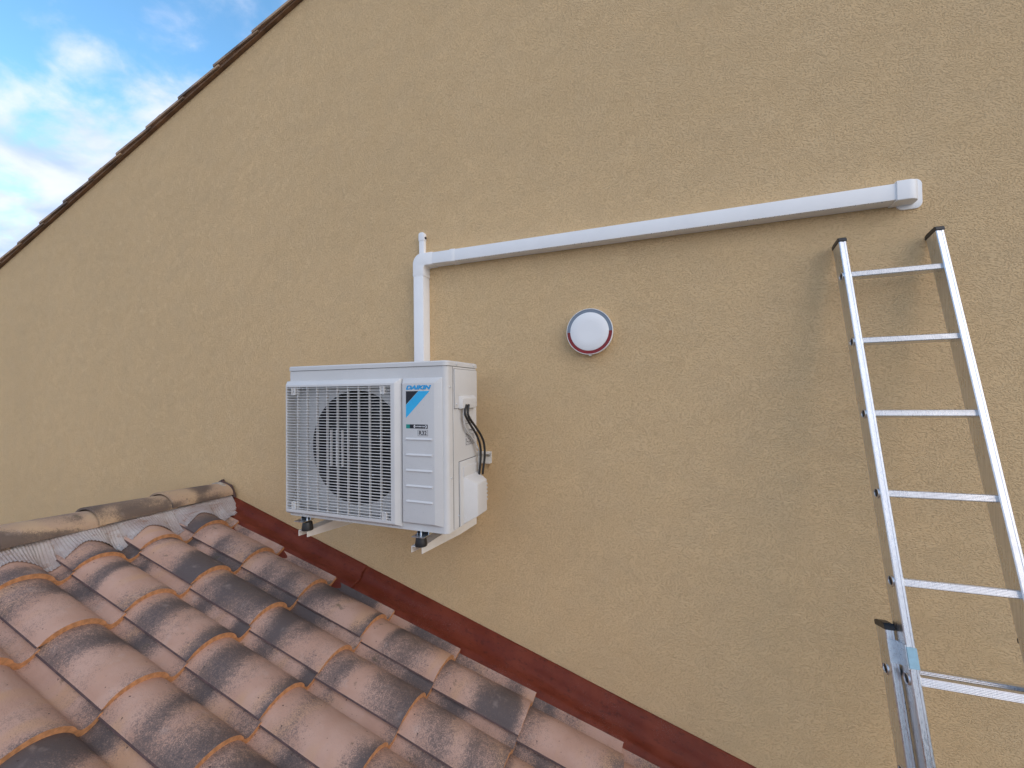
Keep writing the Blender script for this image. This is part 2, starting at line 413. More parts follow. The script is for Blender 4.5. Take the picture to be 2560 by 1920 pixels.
while u0 < LEN-.1:
    rj = random.uniform(-.006, .006)
    bm = bmesh.new(); half_pipe(bm, u0, min(u0+PV+.05, LEN), .050, .036+rj, .018, .092, .088, .012, vp)
    from_bm('verge_tile', bm, M['ridge'], main_roof, True)
    bm = bmesh.new()
    a, b = u0+.01, u0+PV-.004
    z1_ = .055 + random.uniform(-.004, .004)
    pts = [(a, .022), (b, .022), (b, .036), (a+.22+random.uniform(-.05, .04), .033), (a+.17, .050), (a, .052)]
    poly_prism(bm, pts, lambda p: vp(p[0], -.030+random.uniform(-.003, .003), p[1]), lambda p: vp(p[0], .13, p[1]))
    from_bm('verge_bedding', bm, M['verge'], main_roof)
    u0 += PV; k += 1

# ------------------------------------------------------------------ low extension with the tiled roof
O0 = Vector((-.9251, -.4092, -.2548)); TH = .2977; EA, EB = .4314, .2692
eu = Vector((math.cos(TH), 0, -math.sin(TH))); ev = Vector((0, 1, 0)); en = Vector((math.sin(TH), 0, math.cos(TH)))
def rp(u, v, h): return O0+eu*u+ev*v+en*h          # roof frame: u down the slope, v towards the wall
NR, NJ = 8, 8
ext = empty('extension', (.2, -1.5, -3.4), 'low extension with weathered pink and black clay tile roof below the air conditioner', 'extension')
YN = O0.y-NJ*EB
eave = rp((NR-1)*EA, 0, 0)
RX = -1.235                                # ridge line
rz = rp((RX-O0.x)/math.cos(TH), 0, -.06).z
bm = bmesh.new()
poly_prism(bm, [(RX-3.4, -3.4), (eave.x-.35, -3.4), (eave.x-.35, eave.z-.02), (RX, rz-.07), (RX-3.4, rz-.07-3.4*math.tan(TH))], lambda p: (p[0], YN+.1, p[1]), lambda p: (p[0], -.005, p[1]))
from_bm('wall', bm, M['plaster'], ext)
bm = bmesh.new()
el = eave.z-.075
xr_ = RX+(rz-el)/math.tan(TH)
poly_prism(bm, [(RX, rz), (eave.x-.1, rz-(eave.x-.1-RX)*math.tan(TH)), (eave.x-.1, rz-(eave.x-.1-RX)*math.tan(TH)-.03), (RX, rz-.03), (RX-3.6, rz-3.6*math.tan(TH)-.03), (RX-3.6, rz-3.6*math.tan(TH))],
           lambda p: (p[0], YN, p[1]), lambda p: (p[0], -.004, p[1]))
roof = from_bm('roof', bm, M['brown'], ext)

# tile cross-section: tall barrel, then a narrow channel with a raised lip
def prof(t):
    if t <= .755:
        s = abs(t-.360)/.395; b0 = .017-.015*max(0., min(1., t/.755))
        return b0+(.064*(1-s**2.05)**.70 if s < 1 else 0)
    if t < .825:
        s = (t-.755)/.07; return .002-.013*math.sin(s*math.pi/2)
    s = (t-.825)/.16; return -.011+.029*(1-math.cos(s*math.pi/2))
TS = [-.030, -.012, .01, .045, .09, .14, .20, .26, .31, .36, .41, .47, .53, .58, .63, .67, .705, .732, .755, .78, .80, .825, .86, .89, .92, .945, .965, .985]
def tile_mesh(name, length):
    bm = bmesh.new(); nu = 6; th = .025; ts = TS; tm = .985
    def co(t, k, low):
        u = -length+length*k/(nu-1)
        h = prof(max(t, -.02))+u*.024/EA
        dp = .004
        # thickness measured square to the curve
        d = (prof(min(t+dp, tm))-prof(max(t-dp, -.02)))/(2*dp*EB); ln = math.sqrt(1+d*d)
        tk = max(.010, th-(t-.9)*.09) if t > .9 else th if t > .05 else .006+(th-.006)*max(0., (t+.03)/.08)
        return Vector((u, t*EB+(tk*d/ln if low else 0), h-(tk/ln if low else 0)))
    top = [[bm.verts.new(co(t, k, 0)) for t in ts] for k in range(nu)]
    bot = [[bm.verts.new(co(t, k, 1)) for t in ts] for k in range(nu)]
    n = len(ts)
    for k in range(nu-1):
        for i in range(n-1):
            bm.faces.new((top[k][i], top[k+1][i], top[k+1][i+1], top[k][i+1]))
            bm.faces.new((bot[k][i], bot[k][i+1], bot[k+1][i+1], bot[k+1][i]))
        for i in (0, n-1):
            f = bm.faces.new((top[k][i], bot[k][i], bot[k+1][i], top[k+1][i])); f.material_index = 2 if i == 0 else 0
    for k, mi in ((0, 1), (nu-1, 1)):
        for i in range(n-1):
            f = bm.faces.new((top[k][i], top[k][i+1], bot[k][i+1], bot[k][i])); f.material_index = mi
    bmesh.ops.recalc_face_normals(bm, faces=bm.faces)
    # worn, slightly chipped lower rim
    for i, v in enumerate(top[nu-1]): v.co.x += random.uniform(-.0015, .001); v.co.z -= .0008
    me = bpy.data.meshes.new(name); bm.to_mesh(me); bm.free()
    me.materials.append(M['tile']); me.materials.append(M['clay']); me.materials.append(M['soot'])
    for p in me.polygons: p.use_smooth = p.material_index == 0
    try: me.set_sharp_from_angle(angle=R(50))
    except Exception: pass
    return me
t_full = [tile_mesh('roof_tile', EA+.065) for _ in range(3)]
t_short = tile_mesh('roof_tile_cut', .27)
base = Matrix(((eu.x, 0, en.x), (0, 1, 0), (eu.z, 0, en.z)))
for j in range(NJ):
    for i in range(NR):
        me = t_short if i == 0 else random.choice(t_full)
        o = bpy.data.objects.new('roof_tile', me); C.objects.link(o); o.parent = roof
        p = rp(i*EA+random.uniform(-.004, .004), -j*EB+random.uniform(-.002, .002), random.uniform(-.0015, .0015))
        o.rotation_euler = (base @ Matrix.Rotation(random.uniform(-.008, .008), 3, 'Z') @ Matrix.Rotation(random.uniform(-.004, .004), 3, 'X')).to_euler()
        o.location = p-WL[roof.name]

# pleated ridge strip draped over the first course
bm = bmesh.new(); rows = []
ny = 1000; v_hi = .37; v_lo = -(NJ-.2)*EB
us0 = (RX+.05-O0.x)/math.cos(TH); us1 = (-1.005-O0.x)/math.cos(TH)
for a in range(ny+1):
    v = v_lo+(v_hi-v_lo)*a/ny
    t = (v/EB) % 1.0
    pr = prof(t) if t < .955 else prof(.955-(t-.955)*2)
    if v > EB*.93: pr = prof(min(v/EB, .985)) if v < EB else max(.010, .018-(v-EB)*.3)
    edge = us1+.012*math.sin(v*5.1+.6)+.006*math.sin(v*23)-(.055*math.exp(-((t-.375)/.25)**2) if v < EB else 0)
    if v > EB: edge -= (v-EB)*.42
    col = []
    for b in range(7):
        s = b/6; u = us0+(edge-us0)*s
        e = s*s*(3-2*s)
        h = (1-e)*.085+e*(pr+.005+u*.024/EA)
        h += (.0022*math.sin(v*2*math.pi/.0125))*min(1, s*3)+.004*math.sin(v*31+s*3)*s*(1-s)
        col.append(bm.verts.new(rp(u, v, h)))
    rows.append(col)
for A, B in zip(rows, rows[1:]):
    for b in range(6): bm.faces.new((A[b], A[b+1], B[b+1], B[b]))
bmesh.ops.solidify(bm, geom=list(bm.faces), thickness=.002)
from_bm('ridge_strip', bm, M['strip'], roof, 'all')

# ridge tiles: tapered half barrels, each lapping the next
RZ = -.098
def fr(u, y, w): return Vector((RX+y, u, w))
yy = -.035; k = 0
while yy > YN:
    bm = bmesh.new()
    L0 = .35
    j0 = random.uniform(-.003, .003)
    half_pipe(bm, yy, yy-L0-.035, j0, RZ-.006+random.uniform(-.002, .002), RZ+.006, .114, .130, .014, fr, -4, 184, 14)
    from_bm('ridge_tile', bm, M['ridge'], roof, True)
    yy -= L0; k += 1
# folded lead-like corner and mortar plug where the ridge meets the wall
bm = bmesh.new()
poly_prism(bm, [(-1.43, -.085), (-1.30, -.040), (-1.247, -.012), (-1.238, -.030), (-1.16, -.050), (-1.12, -.13), (-1.36, -.14)], lambda p: (p[0], -.030, p[1]), lambda p: (p[0], -.012, p[1]))
from_bm('ridge_end_flap', bm, M['soot'], roof)
bm = bmesh.new()
poly_prism(bm, arc(RX, RZ-.02, .105, 0, 180, 10), lambda p: (p[0], -.075, p[1]*.9-.012), lambda p: (p[0], -.050, p[1]*.9-.012))
from_bm('ridge_mortar', bm, M['wallgrey'], roof)

# red-brown wall flashing: rolled upstand, trough and a flat apron that runs under the tiles
fl_top = lambda x: -.4636-.2851*x
bm = bmesh.new()
FP = [(-.003, 1.0, .0), (-.008, .995, .0), (-.020, .90, .0), (-.034, .79, .0), (-.043, .71, .0), (-.049, .58, .0), (-.058, .43, .0), (-.072, .33, .0), (-.090, .27, .0), (-.105, .25, .0), (-.118, .24, .0), (-.130, .15, .0), (-.142, .02, .0), (-.170, -.30, .0), (-.25, -.45, 0.)]
def flash_piece(x0, x1, lift, name):
    bm = bmesh.new(); n = int((x1-x0)/.02); rows = []
    for a in range(n+1):
        x = x0+(x1-x0)*a/n
        zt = fl_top(x); u = (x-O0.x)/math.cos(TH); zb = rp(u, 0, -.012).z
        up_ = zt-zb; col = []
        for q, (y, fz, dd) in enumerate(FP):
            wob = .0035*math.sin(x*9.3+q*.9)*math.sin(x*3.1+1.7*q)+.002*math.sin(x*31+q*2.2)
            dent = 0
            for dx in (-.55, -.12, .36, .63, .97, 1.38, 1.47, 1.86):
                dent -= .004*math.exp(-((x-dx)/.035)**2-((y+.108)/.022)**2)
            z = zb+up_*fz+(wob+dent if .05 < fz < .6 else wob*.15)+lift
            col.append(bm.verts.new((x, y-lift*.6, z)))
        rows.append(col)
    for A, B in zip(rows, rows[1:]):
        for b in range(len(FP)-1): bm.faces.new((A[b], A[b+1], B[b+1], B[b]))
    bmesh.ops.solidify(bm, geom=list(bm.faces), thickness=.0015)
    return from_bm(name, bm, M['flash'], roof, 'all')
flash_piece(-1.16, .02, .0035, 'wall_flashing'); flash_piece(-.06, 2.1, 0, 'wall_flashing')

# crumpled scrap of paper in a tile channel
bm = bmesh.new(); g = []
for a in range(6):
    g.append([bm.verts.new(rp(-.098+.050*a/5+random.uniform(-.004, .004), -.353+.030*b/4+random.uniform(-.003, .003), .017+random.uniform(-.003, .006)+.010*abs(b-2)/2)) for b in range(5)])
for a in range(5):
    for b in range(4): bm.faces.new((g[a][b], g[a+1][b], g[a+1][b+1], g[a][b+1]))
bmesh.ops.solidify(bm, geom=list(bm.faces), thickness=.0008)
tag(from_bm('paper_scrap', bm, M['paper']), 'small crumpled white scrap of paper lying on a roof tile near the ridge', 'scrap')

# ------------------------------------------------------------------ air conditioner
AW, AH, YF, YB = .8895, .734, -.5486, -.2678
ac = empty('air_conditioner', (AW/2, (YF+YB)/2, 0), 'white air conditioner outdoor unit with square fan grille on the beige wall', 'air conditioner')
CXF, CZF, RF = .388, .343, .268            # fan opening
LZ = .7095                                 # seam below the lid
bm = bmesh.new()
rc = .022
foot = [(0, YB), (0, YF+.010)]+[(x, y) for x, y in arc(.010, YF+.010, .010, 180, 270, 4)][1:]
foot2 = [(x, y) for x, y in arc(AW-rc, YF+rc, rc, 270, 360, 6)]+[(AW, YB)]
def wallstrip(pts, z0, z1):
    a = [bm.verts.new((x, y, z0)) for x, y in pts]; b = [bm.verts.new((x, y, z1)) for x, y in pts]
    for i in range(len(pts)-1): bm.faces.new((a[i], a[i+1], b[i+1], b[i]))
wallstrip(foot, 0, LZ); wallstrip(foot2, 0, LZ); wallstrip([(AW, YB), (0, YB)], 0, LZ)
for z in (0, LZ):
    bm.faces.new([bm.verts.new((x, y, z)) for x, y in foot+foot2])
# front sheet, set back behind the grille, with the round fan opening
YR = YF+.032; gx1, gz0, gz1 = .660, .016, .657
x0, x1 = .004, gx1
angs = sorted([2*math.pi*i/64 for i in range(64)]+[math.atan2(z-CZF, x-CXF) % (2*math.pi) for x in (x0, x1) for z in (gz0, gz1)])
ri, ro = [], []
for a in angs:
    c, s = math.cos(a), math.sin(a)
    t = min([(x1-CXF)/c if c > 1e-9 else 1e9, (x0-CXF)/c if c < -1e-9 else 1e9, (gz1-CZF)/s if s > 1e-9 else 1e9, (gz0-CZF)/s if s < -1e-9 else 1e9])
    ri.append((CXF+RF*c, CZF+RF*s)); ro.append((CXF+t*c, CZF+t*s))
A = [bm.verts.new((x, YR, z)) for x, z in ri]; B = [bm.verts.new((x, YR, z)) for x, z in ro]
for i in range(len(angs)):
    j = (i+1) % len(angs); bm.faces.new((A[i], A[j], B[j], B[i]))
for (a_, b_, c_, d_) in ((.010, AW-rc, gz1, LZ), (.010, AW-rc, 0, gz0), (gx1, AW-rc, gz0, gz1)):
    bm.faces.new([bm.verts.new(p) for p in ((a_, YF, c_), (b_, YF, c_), (b_, YF, d_), (a_, YF, d_))])
for (a_, b_) in (((.004, gz0), (gx1, gz0)), ((gx1, gz0), (gx1, gz1)), ((gx1, gz1), (.004, gz1)), ((.004, gz1), (.004, gz0))):
    bm.faces.new([bm.verts.new(p) for p in ((a_[0], YF, a_[1]), (b_[0], YF, b_[1]), (b_[0], YR, b_[1]), (a_[0], YR, a_[1]))])
bmesh.ops.remove_doubles(bm, verts=bm.verts, dist=.0003)
casing = from_bm('casing', bm, M['ac'], ac, True)
# bell mouth, coil and fan
lathe_obj('fan_shroud', [(RF+.001, .001), (RF-.006, -.012), (RF-.010, -.030), (RF-.010, -.13)], (CXF, YR, CZF), (0, -1, 0), M['dark'], ac, 48)
box('coil', .03, .66, YB-.055, YB-.02, .03, .69, M['fin'], ac)
fan = lathe_obj('fan', [(0, .052), (.035, .050), (.058, .038), (.064, .015), (.064, -.03), (0, -.03)], (CXF, YR+.075, CZF), (0, -1, 0), M['fan'], ac, 28)
for k in range(3):
    bm = bmesh.new(); rows = []
    for a in range(9):
        t = a/8; r_ = .055+(RF-.022-.055)*t
        col = []
        for b in range(9):
            s = b/8; w = (.62+.38*t)*1.0
            an = k*2.0944+.5+.25*t+(s-.5)*w*1.35
            y = YR+.075+(s-.5)*(-.075+.02*t)
            col.append(bm.verts.new((CXF+r_*math.cos(an), y, CZF+r_*math.sin(an))))
        rows.append(col)
    for P_, Q_ in zip(rows, rows[1:]):
        for b in range(8): bm.faces.new((P_[b], P_[b+1], Q_[b+1], Q_[b]))
    bmesh.ops.solidify(bm, geom=list(bm.faces), thickness=.004)
    from_bm('blade', bm, M['fan'], fan, 'all')
# lid
bm = bmesh.new()
def ring_pts(d): return [(-d, YB+d), (-d, YF+.010)]+arc(.010, YF+.010, .010+d, 180, 270, 4)[1:]+arc(AW-rc, YF+rc, rc+d, 270, 360, 6)+[(AW+d, YB+d)]
L0, L1, L2, L3 = ring_pts(.0035), ring_pts(.0035), ring_pts(-.001), ring_pts(-.012)
zs = [(L0, LZ+.002), (L1, AH-.006), (L2, AH-.001), (L3, AH)]
rings = [[bm.verts.new((x, y, z)) for x, y in P_] for P_, z in zs]
for P_, Q_ in zip(rings, rings[1:]):
    for i in range(len(P_)): bm.faces.new((P_[i], P_[(i+1) % len(P_)], Q_[(i+1) % len(P_)], Q_[i]))
bm.faces.new(rings[0]); bm.faces.new(rings[-1])
lid = from_bm('lid', bm, M['ac'], ac, True)
box('lid_gap', .006, AW-.003, YF+.004, YB-.004, LZ-.0005, LZ+.003, M['seam'], ac)
# grille frame: four chamfered sides around the slats
YG = YF-.030
gb = (-.004, .664, .014, .660); gf = (.010, .644, .026, .641); go = (.0165, .6235, .0405, .6305)
bm = bmesh.new()
def rect(b, y): return [bm.verts.new(p) for p in ((b[0], y, b[2]), (b[1], y, b[2]), (b[1], y, b[3]), (b[0], y, b[3]))]
rg = [rect(gb, YF-.0005), rect((gb[0]-.001, gb[1]+.0005, gb[2]-.001, gb[3]+.001), YF-.008), rect(gf, YG), rect(go, YG), rect(go, YF-.002)]
for P_, Q_ in zip(rg, rg[1:]):
    for i in range(4): bm.faces.new((P_[i], P_[(i+1) % 4], Q_[(i+1) % 4], Q_[i]))
es = [e for e in bm.edges if all(v in rg[2] or v in rg[1] for v in e.verts)]
bmesh.ops.bevel(bm, geom=es, offset=.003, segments=2, profile=.6, affect='EDGES', clamp_overlap=True)
grille = from_bm('fan_grille', bm, M['ac'], ac, True)
NS = 44; pz = (go[3]-go[2])/NS
bm = bmesh.new(); add_box(bm, go[0]-.002, go[1]+.006, YG+.0006, YG+.0085, -.0015, .0015, .0007, 1)
slat0 = from_bm('slat', bm, M['ac'], grille, True, origin=(0, 0, 0))
slat0.location = Vector((0, 0, go[2]+pz*.5))-WL[grille.name]
for i in range(1, NS):
    o = slat0.copy(); C.objects.link(o); o.parent = grille; o.location = Vector((0, 0, go[2]+pz*(i+.5)))-WL[grille.name]
bm = bmesh.new(); add_box(bm, -.0012, .0012, YG+.003, YG+.016, go[2]-.002, go[3]+.002)
bar0 = from_bm('bar', bm, M['ac'], grille, False, origin=(0, 0, 0))
for i in range(9):
    o = bar0 if i == 0 else bar0.copy()
    if i: C.objects.link(o); o.parent = grille
    o.location = Vector((go[0]+(i+1)*(go[1]-go[0])/10+.004, 0, 0))-WL[grille.name]
bm = bmesh.new(); add_box(bm, -.0013, .0013, YG+.004, YG+.016, -.085, .085)
for i, x in enumerate((.285, .318, .351, .384)):       # closer bars in front of the hub
    o = from_bm('hub_bar', bm, M['ac'], grille, False, origin=(0, 0, 0)) if i == 0 else hb0.copy()
    if i == 0: hb0 = o
    else: C.objects.link(o); o.parent = grille
    o.location = Vector((x, 0, CZF))-WL[grille.name]
for x, z in ((.060, .612), (.580, .612), (.060, .062), (.588, .058)):   # clip sockets in the corners
    bm = bmesh.new()
    add_box(bm, x-.011, x-.008, YG-.002, YG+.016, z-.020, z+.016); add_box(bm, x+.008, x+.011, YG-.002, YG+.016, z-.020, z+.016)
    add_box(bm, x-.008, x+.008, YG-.002, YG+.016, z-.020, z-.017); add_box(bm, x-.008, x+.008, YG+.004, YG+.016, z-.017, z+.016)
    from_bm('clip', bm, M['ac'], grille)
# dew drops hanging under the slats and sitting on the panels
bm = bmesh.new()
for _ in range(330):
    i = random.randrange(NS); x = random.uniform(go[0], go[1]); z = go[2]+pz*(i+.5)-.0022; r_ = random.uniform(.0010, .0024)
    bmesh.ops.create_icosphere(bm, subdivisions=1, radius=r_, matrix=Matrix.Translation((x, YG+random.uniform(.001, .006), z)) @ Matrix.Diagonal((1.5, 1, 1, 1)))
for _ in range(150):
    x = random.uniform(.68, .83); z = random.uniform(.04, .64)
    bmesh.ops.create_icosphere(bm, subdivisions=1, radius=random.uniform(.0005, .0011), matrix=Matrix.Translation((x, YF-.0165, z)))
for _ in range(160):
    x = random.uniform(0, .66); r_ = random.uniform(.0008, .002)
    bmesh.ops.create_icosphere(bm, subdivisions=1, radius=r_, matrix=Matrix.Translation((x, YF-.004-random.uniform(0, .006), .0130)))
tag(from_bm('water_drops', bm, M['drop'], ac, 'all'), kind='stuff')
# right front panel, chamfered, with five pressed ribs and the print
YS = YF-.016
pb = (.6705, .866, .028, .661); pf = (.675, .834, .038, .638)
bm = bmesh.new()
rg = [rect(pb, YF-.0004), rect(pb, YF-.003), rect(pf, YS)]
for P_, Q_ in zip(rg, rg[1:]):
    for i in range(4): bm.faces.new((P_[i], P_[(i+1) % 4], Q_[(i+1) % 4], Q_[i]))
bm.faces.new(rg[2])
bmesh.ops.bevel(bm, geom=[e for e in bm.edges if all(v in rg[2] or v in rg[1] for v in e.verts)], offset=.003, segments=2, profile=.6, affect='EDGES', clamp_overlap=True)
panel = from_bm('front_panel', bm, M['ac'], ac, True)
for z in (.3985, .3305, .2635, .1968, .1305):
    bm = bmesh.new()
    poly_prism(bm, [(YS+.002, z+.0045), (YS-.0004, z+.0045), (YS-.0048, z-.002), (YS-.0040, z-.0048), (YS+.002, z-.0048)], lambda p: (.694, p[0], p[1]), lambda p: (.824, p[0], p[1]))
    bmesh.ops.recalc_face_normals(bm, faces=bm.faces)
    from_bm('rib', bm, M['ac'], panel)
LX = .6945
text('lettering', 'DAIKIN', LX, .6105, .1265, .0185, YS-.0003, M['blue'], panel, .28, .055)
def flat(name, pts, mat, d=.0005):
    bm = bmesh.new(); poly_prism(bm, pts, lambda p: (p[0], YS-d, p[1]), lambda p: (p[0], YS+.001, p[1])); return from_bm(name, bm, mat, panel)
flat('emblem_black', [(LX, .604), (LX+.0620, .604), (LX, .5455)], M['ink'])
flat('emblem_blue', [(LX+.0635, .604), (LX+.119, .604), (LX, .488), (LX, .544)], M['cyan'])
flat('badge_green', [(LX, .4605), (LX+.019, .4605), (LX+.019, .443), (LX, .443)], M['green'])
flat('badge_black', [(LX+.0192, .4605), (LX+.108, .4605), (LX+.108, .443), (LX+.0192, .443)], M['ink'])
text('lettering', 'INVERTER', LX+.047, .4490, .048, .0058, YS-.0007, M['white'], panel, .15, .02, .0004)
def swoosh(cx, s):
    o = arc(cx, .4517, .0078, 110, 250, 8); i = [(x*1+.0035 if True else x, z) for x, z in reversed(arc(cx+.0000, .4517, .0068, 120, 240, 8))]
    pts = o+i
    if s < 0: pts = [(2*cx-x, z) for x, z in pts]
    return pts
flat('badge_arc', [(x, z) for x, z in swoosh(LX+.0465, 1)], M['white'], .0008)
flat('badge_arc', [(x, z) for x, z in swoosh(LX+.0955, -1)], M['white'], .0008)
bm = bmesh.new()
for a, b, c, d in ((.0590, .1085, .4365, .4375), (.0590, .1085, .4120, .4130), (.0590, .0600, .4130, .4365), (.1075, .1085, .4130, .4365)): add_box(bm, LX+a, LX+b, YS-.0005, YS+.001, c, d)
from_bm('badge_frame', bm, M['ink'], panel)
text('lettering', 'R32', LX+.0655, .4158, .037, .0178, YS-.0003, M['ink'], panel, 0, .014)
# right side: seam, terminal cover, labels, valve cover, screws
side = box('side_panel', AW-.004, AW+.0020, -.500, YB-.001, .006, LZ-.003, M['ac'], ac, .0012, 1)
box('side_seam', AW-.003, AW+.0004, -.5035, -.4995, .006, LZ-.001, M['seam'], side)
box('cover_gap', AW+.0018, AW+.0024, -.4962, YB-.0015, .5240, .7005, M['seam'], ac)
tcov = box('terminal_cover', AW+.002, AW+.0065, -.494, YB-.002, .5265, .6985, M['ac'], ac, .0018, 2)
hexa('cable_hood', [(AW+.006, -.458, .523), (AW+.006, -.300, .523), (AW+.006, -.300, .582), (AW+.006, -.458, .582), (AW+.022, -.448, .524), (AW+.022, -.312, .524), (AW+.022, -.312, .568), (AW+.022, -.448, .568)], M['ac'], tcov, .003)
xz = lambda y: (AW+.002, y)
def side_label(y0, y1, z0, z1, rows, name, mat):
    o = box(name, AW+.0021, AW+.0026, y0, y1, z0, z1, mat, side)
    bm = bmesh.new(); z = z1-.006
    for q in range(rows):
        y = y0+.004
        while y < y1-.008:
            w = random.uniform(.004, .016); hgt = random.uniform(.0015, .0038)
            if random.random() < .8: add_box(bm, AW+.0026, AW+.0029, y, min(y+w, y1-.004), z-hgt, z)
            y += w+random.uniform(.002, .006)
        z -= (z1-z0-.008)/rows
    from_bm('label_print', bm, M['ink'], o)
side_label(-.390, -.288, .348, .428, 11, 'rating_label', M['label'])
side_label(-.388, -.318, .442, .482, 3, 'warning_label', M['label'])
box('cover_gap', AW+.0018, AW+.0024, -.4575, -.2765, .0035, .2905, M['seam'], ac)
vc = box('valve_cover', AW+.002, AW+.010, -.455, -.277, .004, .288, M['ac'], ac, .003, 2)
hexa('valve_box', [(AW+.008, -.430, .007), (AW+.008, -.279, .007), (AW+.008, -.279, .222), (AW+.008, -.430, .222), (.951, -.388, .036), (.951, -.285, .036), (.951, -.285, .181), (.951, -.388, .181)], M['ac'], vc, .005)
box('valve_step', AW+.008, AW+.014, -.428, -.279, .215, .262, M['ac'], vc, .003, 2)
bm = bmesh.new()
for q in range(5): add_box(bm, .925, .9525, -.287, -.281, .085+q*.018, .092+q*.018)
from_bm('valve_ribs', bm, M['greycable'], vc)
for y, z in ((-.524, .620), (-.479, .545), (-.518, .230), (-.473, .719), (-.302, .721), (-.285, .545), (-.462, .055)):
    s = lathe_obj('screw', [(0, .0030), (.0035, .0028), (.0048, .0016), (.0050, 0)], (AW+(.0065 if .52 < z < .7 and y > -.5 else .004 if z > .71 else .002 if y > -.5 else .0), y, z), (1, 0, 0), M['zinc'], ac, 10)
# feet under the casing
for x in (.092, .757):
    bm = bmesh.new(); add_box(bm, x-.030, x+.030, YF-.030, YB+.02, -.0185, -.0155); add_box(bm, x-.030, x-.027, YF+.012, YB, -.0155, -.0006); add_box(bm, x+.027, x+.030, YF+.012, YB, -.0155, -.0006)
    from_bm('foot', bm, M['zinc'], ac)

# cables between the terminal cover and the valve box
tag(tube('cable', [(.912, -.418, .540), (.918, -.440, .500), (.925, -.410, .455), (.927, -.352, .405), (.927, -.314, .360), (.927, -.300, .320), (.925, -.300, .265), (.918, -.300, .205)], .0055, M['black']), 'black cable on the right side of the air conditioner, the one nearer its front', 'cable')
tag(tube('cable', [(.918, -.405, .540), (.926, -.425, .492), (.934, -.362, .432), (.938, -.318, .392), (.940, -.290, .350), (.940, -.284, .290), (.930, -.288, .205)], .0055, M['black']), 'black cable on the right side of the air conditioner, bowed out nearest the wall', 'cable')
tag(tube('cable', [(.905, -.418, .540), (.908, -.438, .492), (.906, -.414, .435), (.910, -.350, .383), (.914, -.308, .335), (.914, -.292, .300), (.910, -.290, .205)], .0036, M['greycable']), 'thin grey cable behind the two black cables on the air conditioner', 'cable')

# ------------------------------------------------------------------ bracket carrying the unit
br = empty('wall_bracket', (.43, 0, -.1), 'cream steel wall bracket with two arms under the air conditioner', 'bracket')
bm = bmesh.new()
add_box(bm, .012, .8555, -.004, -.001, .207, .269); add_box(bm, .012, .8555, -.030, -.004, .2665, .269); add_box(bm, .012, .8555, -.030, -.004, .207, .2095)
add_box(bm, .012, .8555, -.032, -.030, .258, .269); add_box(bm, .012, .8555, -.032, -.030, .207, .218)
from_bm('rail', bm, M['arm'], br)
lathe_obj('bolt', [(0, .010), (.006, .010), (.0075, .006), (.0078, .002), (.012, .002), (.012, 0)], (.838, -.0045, .252), (0, -1, 0), M['zinc'], br, 12)
ARM_T = -.0655
for x0_, x1_ in ((.066, .122), (.7105, .765)):
    bm = bmesh.new()
    prof_side = [(-.556, ARM_T), (-.556, ARM_T-.028), (-.20, ARM_T-.060), (-.012, ARM_T-.066), (-.012, ARM_T)]
    for a, b in ((x0_, x0_+.0025), (x1_-.0025, x1_)):
        poly_prism(bm, prof_side, lambda p: (a, p[0], p[1]), lambda p: (b, p[0], p[1]))
    add_box(bm, x0_+.0025, x1_-.0025, -.556, -.012, ARM_T-.0025, ARM_T)
    arm = from_bm('arm', bm, M['arm'], br)
    bm = bmesh.new()
    add_box(bm, x0_+.004, x0_+.0065, -.036, -.0335, ARM_T-.066, .262); add_box(bm, x0_+.0065, x1_-.0065, -.036, -.0335, ARM_T-.066, .262); add_box(bm, x1_-.0065, x1_-.004, -.036, -.006, ARM_T-.066, .262)
    from_bm('upright', bm, M['arm'], br)
    cxm = (x0_+x1_)/2+.012
    for ym in (-.540, -.300):
        lathe_obj('rubber_mount', [(0, 0), (.0262, 0), (.0268, .004), (.0225, .036), (.0205, .0395), (0, .0395)], (cxm, ym, ARM_T+.0008), (0, 0, 1), M['black'], br, 20)
        b_ = lathe_obj('bolt', [(0, 0), (.0125, 0), (.0125, .0025), (.0055, .0028), (.0055, .0085), (.0042, .009), (.0040, .024), (0, .0245)], (cxm, ym, ARM_T+.0475), (0, 0, 1), M['zinc'], br, 10)

# ------------------------------------------------------------------ white trunking
TZ0, TZ1, TD = 1.3272, 1.3931, .0674
TX0, TX1 = .4043, .4703
tr = empty('pipe_trunking', (.44, 0, .25), 'white plastic pipe trunking running up from the air conditioner and along the wall', 'trunking')
def duct(name, pts, bev=.006):
    return xz_prism(name, pts, -.0005, -TD, M['duct'], tr, bev)
duct('vertical_duct', [(TX0, .25), (TX1, .25), (TX1, 1.275), (TX0, 1.275)])
bmr = duct('horizontal_duct', [(.50, TZ0), (2.625, TZ0), (2.625, TZ1), (.50, TZ1)])
e = .003
xz_prism('elbow', [(TX0-e, 1.266), (TX1+e, 1.266)]+arc(TX1+e+.014, TZ0-e-.014, .014, 180, 90, 4)+[(.5285, TZ0-e), (.5285, TZ1+e)]+arc(TX0-e+.058, TZ1+e-.058, .058, 90, 180, 8), -.0002, -TD-.0022, M['duct'], tr, .007)
xz_prism('coupling', [(.640, TZ0-.0025), (.6725, TZ0-.0025), (.6725, TZ1+.0025), (.640, TZ1+.0025)], -.0003, -TD-.002, M['duct'], tr, .0065)
bm = bmesh.new()
pl = [(2.612, -.0002), (2.612, -.0735)]+[(2.648+x, -.0335-z) for x, z in arc(0, 0, .040, 90, 0, 8)]+[(2.688, -.0002)]
a, b, fs = poly_prism(bm, pl, lambda p: (p[0], p[1], 1.3225), lambda p: (p[0], p[1], 1.3995))
bmesh.ops.recalc_face_normals(bm, faces=bm.faces)
sharp = [ed for ed in bm.edges if (all(v in a for v in ed.verts) or all(v in b for v in ed.verts)) and max(v.co.y for v in ed.verts) < -.002]
